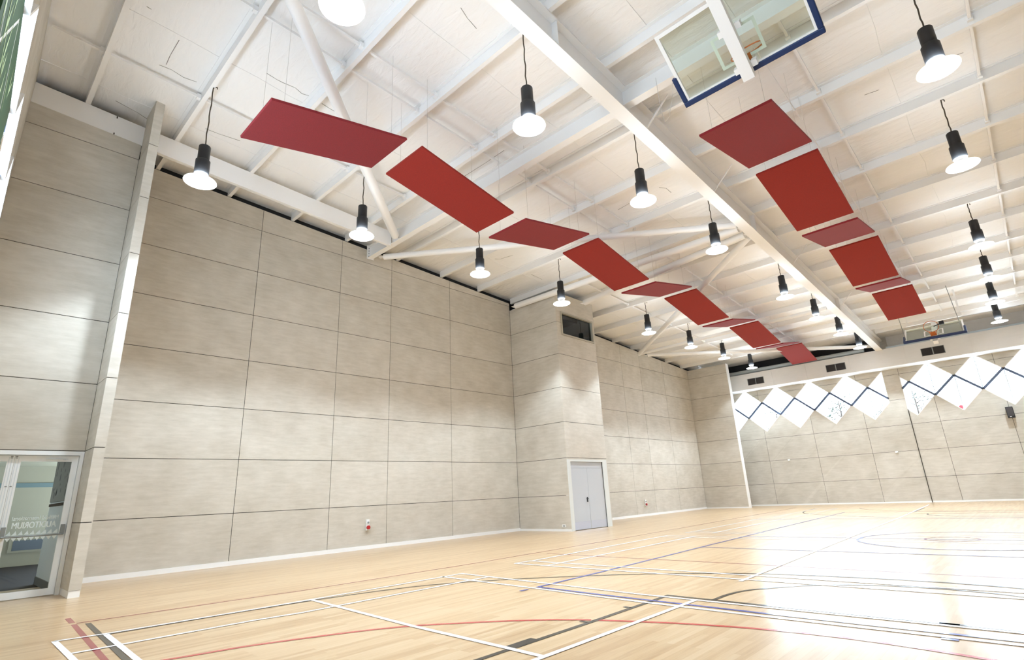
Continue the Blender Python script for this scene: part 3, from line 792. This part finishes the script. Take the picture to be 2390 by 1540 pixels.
marks('volleyball_marking', 'l_blue', [([(13.3, 5.80), (11.33, 5.83), (9.34, 5.90), (8.27, 5.97), (8.26, 7.45), (8.22, 8.8), (8.14, 11.49), (8.02, 16.2), (7.91, 23.9), (13.3, 23.9), (17, 23.9)], 0.05, False),
    ([(17, 5.75), (13.3, 5.80)], 0.05, False), ([(8.26, 5.62), (8.27, 5.76)], 0.05, False), ([(12.72, 5.62), (12.83, 5.62)], 0.05, False),
    ([(8.14, 11.25), (9.67, 11.18), (13.11, 11.16), (17, 11.1)], 0.05, False), (arc(12.28, 13.72, 1.78, 0, 360, 72)[:-1], 0.05, True), ([(8.05, 13.75), (17, 13.75)], 0.05, False)], 0.0040, 0.05)
bad = [[(5.87, 1.16), (5.96, 1.60), (6.08, 3.11), (6.13, 3.9), (6.22, 6.38), (7.9, 6.27), (9.79, 6.14), (11.2, 6.11), (13.3, 6.09), (16, 6.05)],
       [(6.69, 1.17), (6.79, 2.82), (6.88, 3.28), (6.92, 6.32)], [(6.16, 6.0), (8.31, 5.87), (10.03, 5.745), (11.38, 5.70), (13.2, 5.68), (16, 5.64)],
       [(6.16, 3.79), (8.63, 3.61), (10.03, 3.56), (10.46, 3.54)], [(10.45, 3.40), (10.46, 4.28), (10.47, 6.12)],
       [(6.0, 1.57), (7.53, 1.51), (9.5, 1.43)], [(5.87, 1.16), (7.0, 1.15), (9.0, 1.12)]]
for k, (ya, dy) in enumerate(((7.72, 0), (14.5, 0), (21.3, 0))):
    yb_ = ya + 5.9
    bad += [[(6.16, ya), (8.86, ya - 0.03), (16, ya - 0.1)], [(6.26, ya + 0.4), (8.66, ya + 0.34), (16, ya + 0.26)], [(6.16, ya), (6.22, ya + 0.45), (6.12, ya + 4.6), (6.1, yb_)],
            [(6.94, ya), (6.95, ya + 3.3), (6.9, yb_)], [(6.1, yb_), (16, yb_ - 0.1)], [(6.1, yb_ - 0.4), (16, yb_ - 0.5)]]
bad += [[(10.42, 7.51), (10.25, 14.86), (10.16, 20.53), (9.88, 29.0)]]
marks('badminton_marking', 'l_white', bad, 0.0050, 0.055)

# ------------------------------------------------------------------ glazed entrance doors (left)
dr = struct('door_1', MB().box((1.30, 1.71, 0.0), (1.47, 1.765, 2.30)).box((1.30, -0.9, 2.235), (1.47, 1.71, 2.30)), M['alu'])
def leaf(y0, y1, nm):
    st = 0.085
    b = MB(); x0, x1 = 1.36, 1.405
    b.box((x0, y0, 0.012), (x1, y0 + st, 2.225)); b.box((x0, y1 - st, 0.012), (x1, y1, 2.225))
    b.box((x0, y0 + st, 0.012), (x1, y1 - st, 0.115)); b.box((x0, y0 + st, 2.13), (x1, y1 - st, 2.225))
    o = b.build(nm, M['alu'], dr)
    MB().box((1.38, y0 + st, 0.115), (1.386, y1 - st, 2.13)).build('pane', M['glass'], o)
    b = MB()
    b.box((1.405, y0 + 0.02, 0.94), (1.45, y0 + 0.075, 1.10)); b.box((1.405, y1 - 0.075, 0.94), (1.45, y1 - 0.02, 1.10))
    b.tube((1.462, y0 + 0.03, 0.945), (1.462, y1 - 0.03, 0.945), 0.014, 12)
    b.build('push_bar', M['grey'], o)
    return o
lf = leaf(0.868, 1.705, 'door_leaf')
leaf(0.01, 0.864, 'door_leaf')
b = MB()
for y in (0.80, 0.835, 0.885, 0.92): b.box((1.405, y - 0.004, 1.05), (1.411, y + 0.004, 2.20))
b.build('seal_strip', M['partition'], lf)
b = MB()
for y in (0.83, 0.89):
    for z in (2.185, 2.21, 1.73): b.box((1.405, y - 0.014, z - 0.006), (1.415, y + 0.014, z + 0.006))
b.build('bolt_plate', M['grey'], lf)
b = MB(); b.box((1.405, 1.26, 2.168), (1.43, 1.56, 2.182)); b.box((1.405, 1.5, 2.155), (1.425, 1.53, 2.17)); b.build('door_closer', M['partition'], lf)
# vinyl lettering, read from the corridor side (mirrored from the hall)
def lettering(txt, y_right, width, z, hgt, bold):
    cu = bpy.data.curves.new('lettering', 'FONT'); cu.body = txt; cu.size = 1.0; cu.extrude = 0.0
    cu.offset = 0.0
    to = bpy.data.objects.new('lettering_tmp', cu); COL.objects.link(to)
    bpy.context.view_layer.update()
    me = bpy.data.meshes.new_from_object(to.evaluated_get(bpy.context.evaluated_depsgraph_get()))
    bpy.data.objects.remove(to)
    xs = [v.co.x for v in me.vertices]; ys = [v.co.y for v in me.vertices]
    sx = width / (max(xs) - min(xs)); sy = hgt / (max(ys) - min(ys))
    off = parent_loc(lf)
    for v in me.vertices:
        x, y = v.co.x - min(xs), v.co.y - min(ys)
        v.co = (1.3770, y_right - x * sx, z + y * sy)
    if bold:                                           # thicker strokes
        bm = bmesh.new(); bm.from_mesh(me)
        for k, (dy, dz) in enumerate(((0.0035, 0.0), (-0.0035, 0.0), (0.0, 0.003))):
            g = bmesh.ops.duplicate(bm, geom=list(bm.faces)[:len(me.polygons)])
            for v in g['geom']:
                if isinstance(v, bmesh.types.BMVert): v.co += Vector((0.0003 * (k + 1), dy, dz))
        bm.to_mesh(me); bm.free()
    me.materials.append(M['vinyl'])
    o = bpy.data.objects.new('lettering', me); COL.objects.link(o); o.parent = lf
    return o
lettering('Millfield International', 1.585, 0.585, 1.195, 0.062, False)
lettering('AUDITORIUM', 1.568, 0.555, 1.068, 0.096, True)
b = MB()
n = 9; y0, y1 = 0.955, 1.61
for k in range(n):                                     # wave crests above, triangles below the bar
    a = y0 + (y1 - y0) * k / n; w = (y1 - y0) / n; s = 1.0 if k % 3 else 0.7
    b.add([(1.3785, a, 0.965), (1.3785, a + w * 0.96, 0.965), (1.3785, a + w * (0.82 if k > 4 else 0.6), 1.035), (1.3785, a + w * 0.42, 1.005)], [(0, 1, 2, 3)])
    b.add([(1.3785, a + 0.002, 0.928), (1.3785, a + w * 0.97, 0.928), (1.3785, a + w * 0.55, 0.872)], [(0, 1, 2)])
b.build('vinyl_pattern', M['vinyl'], lf)
# corridor behind the doors
struct('floor_corridor', MB().box((-7.2, -3.0, -0.1), (1.30, 1.76, -0.004)).box((-7.2, 1.76, -0.1), (-0.4, 4.0, -0.004)), M['dark_carpet'])
cw = struct('wall_corridor_back', MB().box((-7.2, -3.0, 0), (-7.0, 4.0, 3.0)), M['corr_wall'])
MB().box((-7.0, -3.0, 2.05), (-6.98, 4.0, 2.17)).build('rail_band', M['teal'], cw)
b = MB(); b.box((-7.0, 1.72, 0.35), (-6.95, 2.6, 0.70)); b.build('low_panel_frame', M['corr_wall'], cw)
MB().box((-6.95, 1.80, 0.40), (-6.94, 2.5, 0.66)).build('low_panel', M['skirt_dark'], cw)
pw = struct('wall_corridor_side', MB().box((-1.0, 1.72, 0), (1.29, 1.765, 2.6)), M['partition'])
MB().box((-1.0, 1.705, 0), (1.29, 1.72, 0.14)).build('skirting', M['skirt_dark'], pw)
MB().box((-1.0, 1.705, 1.42), (1.29, 1.72, 1.47)).build('picture_rail', M['bark'], pw)
struct('ceiling_corridor', MB().box((-7.2, -3.0, 2.62), (1.29, 1.76, 2.7)).box((-7.2, 1.76, 2.62), (-0.4, 4.0, 2.7)), M['corr_wall'])
struct('wall_corridor_left', MB().box((-7.2, -3.1, 0), (1.29, -3.0, 2.7)), M['corr_wall'])
nb = thing('notice_board', (0.0, 1.70, 1.5), 'grey patterned poster on the corridor wall behind the glass door', 'poster')
MB().box((-0.95, 1.70, 1.50), (1.2, 1.719, 2.35)).build('sheet', M['grey'], nb)
b = MB()
for k in range(26):
    x = random.uniform(-0.8, 1.05); z = random.uniform(1.58, 2.25); s = random.uniform(0.02, 0.06)
    b.prism([(x + s * math.cos(a), 1.699, z + 1.3 * s * math.sin(a)) for a in [2 * math.pi * j / 7 for j in range(7)]], (0, 0.001, 0))
b.build('printed_spots', M['skirt_dark'], nb)
cl = bpy.data.lights.new('corridor_fill', 'AREA'); cl.energy = 3.5; cl.size = 1.2; cl.color = (1, 0.96, 0.85)  # unseen fill light added to brighten the corridor
clo = bpy.data.objects.new('corridor_fill', cl); COL.objects.link(clo); clo.location = (-1.6, -0.2, 2.58)
b = MB().box((-2.2, -0.8, 2.6), (-1.0, 0.4, 2.62))  # glowing panel added along with the corridor fill
tag(b.build('added_glow_panel', mat('dim_glow', (1, 1, 1), 0.4, emit=(1, 0.98, 0.9), estr=1.5)), 'unseen glowing panel added on the corridor ceiling behind the glass doors', 'light')

# ------------------------------------------------------------------ grey double door in the boxed-out bay
d2 = struct('door_2', MB().box((2.15, 14.482, 0), (2.288, 14.66, 2.262)).box((2.15, 16.54, 0), (2.288, 16.79, 2.262)).box((2.15, 14.66, 2.19), (2.288, 16.54, 2.262)), M['door_frame'])
for y0, y1 in ((14.665, 15.595), (15.603, 16.53)):
    o = MB().box((2.21, y0, 0.012), (2.25, y1, 1.98)).build('door_leaf', M['grey_door'], d2)
    MB().box((2.25, y0 + 0.02, 0.02), (2.252, y1 - 0.02, 0.26)).build('kick_plate', M['kick'], o)
    if y0 < 15:
        b = MB(); b.box((2.25, 15.47, 0.87), (2.262, 15.53, 1.02)); b.tube((2.26, 15.5, 0.98), (2.30, 15.5, 0.98), 0.01, 8); b.tube((2.30, 15.5, 0.98), (2.30, 15.39, 0.98), 0.010, 8); b.build('lever_handle', M['black'], o)
MB().box((2.21, 14.665, 1.985), (2.245, 16.53, 2.185)).build('transom_panel', M['grey_door'], d2)
MB().box((2.24, 16.53, 0.0), (2.262, 16.545, 2.19)).build('door_seal', M['black'], d2)

# ------------------------------------------------------------------ control room window
w4 = struct('window_4', MB().box((2.2, 14.74, 6.645), (2.31, 14.80, 7.545)).box((2.2, 16.665, 6.645), (2.31, 16.725, 7.545)).box((2.2, 14.80, 6.645), (2.31, 16.665, 6.705)).box((2.2, 14.80, 7.485), (2.31, 16.665, 7.545)), M['win_frame'])
MB().box((2.215, 14.80, 6.705), (2.222, 16.665, 7.485)).build('pane', M['dark_glass'], w4)
cl2 = bpy.data.lights.new('control_room_fill', 'AREA'); cl2.energy = 14; cl2.size = 0.6; cl2.color = (0.85, 0.95, 1.0)  # unseen fill light added to brighten the room behind the pane
clo2 = bpy.data.objects.new('control_room_fill', cl2); COL.objects.link(clo2); clo2.location = (1.2, 15.4, 8.08)
pj = thing('projector', (1.75, 15.6, 7.75), 'black projector seen through the control room window in the bay', 'projector')
MB().box((1.3, 15.25, 7.42), (2.0, 16.15, 7.62)).build('casing', M['black'], pj, bevel=0.01)
MB().tube((1.7, 15.7, 7.62), (1.7, 15.7, 8.13), 0.03, 12).build('ceiling_pole', M['black'], pj)

# ------------------------------------------------------------------ small fittings
def socket(x, y, z, label):
    rt = thing('power_socket', (x, y, z), label, 'socket')
    MB().box((x, y - 0.045, z - 0.14), (x + 0.05, y + 0.045, z + 0.14)).build('back_box', M['plate'], rt, bevel=0.006)
    MB().tube((x + 0.05, y, z - 0.065), (x + 0.095, y, z - 0.065), 0.05, 20).build('red_cap', M['red'], rt, smooth=True)
    MB().tube((x + 0.05, y, z + 0.06), (x + 0.07, y, z + 0.06), 0.025, 16).build('switch', M['grey'], rt, smooth=True)
socket(0.0, 8.40, 0.62, 'white power socket with red cap low on the left wall before the bay')
socket(0.08, 22.9, 0.57, 'white power socket with red cap on the left wall beyond the grey door')
rt = thing('wall_plate', (1.98, 14.47, 0.17), 'small white outlet plate low on the bay beside the grey door', 'outlet')
MB().box((1.905, 14.462, 0.125), (2.055, 14.48, 0.215)).build('plate', M['plate'], rt, bevel=0.004)
MB().box((1.945, 14.458, 0.15), (1.975, 14.462, 0.19)).box((1.99, 14.458, 0.15), (2.02, 14.462, 0.19)).build('sockets', M['grey'], rt)
for x, l in ((4.06, 'small white wall sensor on the far wall under the left windows'), (8.88, 'small white wall sensor on the far wall beside the dark vertical joint')):
    rt = thing('wall_sensor', (x, YF - 0.01, 2.3), l, 'sensor')
    MB().box((x - 0.06, YF - 0.04, 2.26), (x + 0.06, YF, 2.34)).build('base', M['plate'], rt, bevel=0.005)
    MB().lathe([(0.0001, 0.05), (0.03, 0.04), (0.045, 0.0)], 16, (x, YF - 0.05, 2.26)).build('dome', M['plate'], rt, smooth=True)
rt = thing('loudspeaker', (13.24, 31.2, 3.35), 'small black loudspeaker on the far wall under the right windows', 'speaker')
MB().box((13.12, 31.05, 3.34), (13.36, 31.28, 3.80)).build('cabinet', M['black'], rt, bevel=0.01)
MB().box((13.14, 31.045, 3.42), (13.34, 31.05, 3.78)).build('grille', M['vent'], rt)
MB().box((13.19, 31.043, 3.375), (13.25, 31.047, 3.395)).build('badge', M['plate'], rt)
MB().box((13.20, 31.28, 3.5), (13.28, YF, 3.6)).build('bracket', M['grey'], rt)

# ------------------------------------------------------------------ green banner on the near end wall
def nw(u, z, d=0.0): return NO + NU * u + NN * d + Vector((0, 0, z))
gb = thing('banner', nw(7.2, 3.5, 0.05), 'green banner with pale leaf pattern on the near wall, top left corner', 'banner')
b = MB(); b.prism([nw(5.9, 2.6, 0.02), nw(8.7, 2.6, 0.02), nw(8.7, 4.92, 0.02), nw(5.9, 4.92, 0.02)], NN * 0.03)
b.build('cloth', mat('banner_green', (0.006, 0.06, 0.012), 0.6), gb)
b = MB()
for k in range(40):
    u = random.uniform(6.1, 8.5); z = random.uniform(2.8, 4.6); a = random.uniform(0.6, 2.2); l = random.uniform(0.15, 0.5)
    b.prism([nw(u, z, 0.051), nw(u + l * 0.5 * math.cos(a) - 0.03, z + l * 0.5 * math.sin(a), 0.051), nw(u + l * math.cos(a), z + l * math.sin(a), 0.051), nw(u + l * 0.5 * math.cos(a) + 0.03, z + l * 0.5 * math.sin(a), 0.051)], NN * 0.001)
b.build('leaf_print', mat('banner_pale', (0.45, 0.6, 0.35), 0.6), gb)['kind'] = 'stuff'

# ------------------------------------------------------------------ outside
struct('ground', MB().box((-60, YF + 0.9, -0.4), (80, 130, -0.2)), M['pave'])
def tree(x, y, h, label):
    rt = thing('tree', (x, y, -0.2), label, 'tree', 'bare young trees outside the far windows')
    tr = MB(); tw = MB(); lv = MB()
    tr.tube((x, y, -0.2), (x + 0.05, y, h * 0.6), 0.13, 8, 0.09); tr.tube((x + 0.05, y, h * 0.6), (x, y, h), 0.09, 8, 0.02)
    for k in range(26):
        z = h * random.uniform(0.35, 0.95); a = random.uniform(0, 6.28); l = (h - z) * 0.45 + 0.3
        e = Vector((x + l * math.cos(a), y + l * math.sin(a), z + l * 0.5)); tw.tube((x + 0.03, y, z), e, 0.03, 5, 0.012)
        for j in range(7):
            c = e + Vector([random.uniform(-0.25, 0.25) for _ in range(3)]); s = 0.08
            lv.prism([c, c + Vector((s, 0, s * 0.5)), c + Vector((s * 1.4, 0.02, s * 1.4)), c + Vector((0.1 * s, 0.02, s))], (0, 0.004, 0))
    tr.build('trunk', M['bark'], rt, smooth=True); tw.build('branches', M['bark'], rt); lv.build('leaves', M['leaf'], rt)
tree(1.0, 40.5, 6.1, 'thin bare tree outside the far windows, seen through the leftmost lower diamond')
tree(4.9, 41.0, 6.2, 'thin bare tree outside, seen through the third lower diamond of the left windows')
tree(6.2, 47.0, 6.0, 'thin bare tree outside, seen through the last lower diamond left of the wall pier')
tree(8.95, 41.5, 6.3, 'thin bare tree outside, seen through the cut diamond right of the wall pier')
rt = thing('red_object', (11.05, 41.0, -0.2), 'small red object outside, at the tip of a right-hand diamond window', 'sign')
MB().tube((11.12, 41.0, -0.2), (11.12, 41.0, 4.8), 0.03, 8).build('post', M['grey'], rt)  # unidentified red object, built as a disc on a post
MB().tube((11.12, 40.96, 4.90), (11.12, 41.0, 4.90), 0.12, 24).build('disc', M['red'], rt)
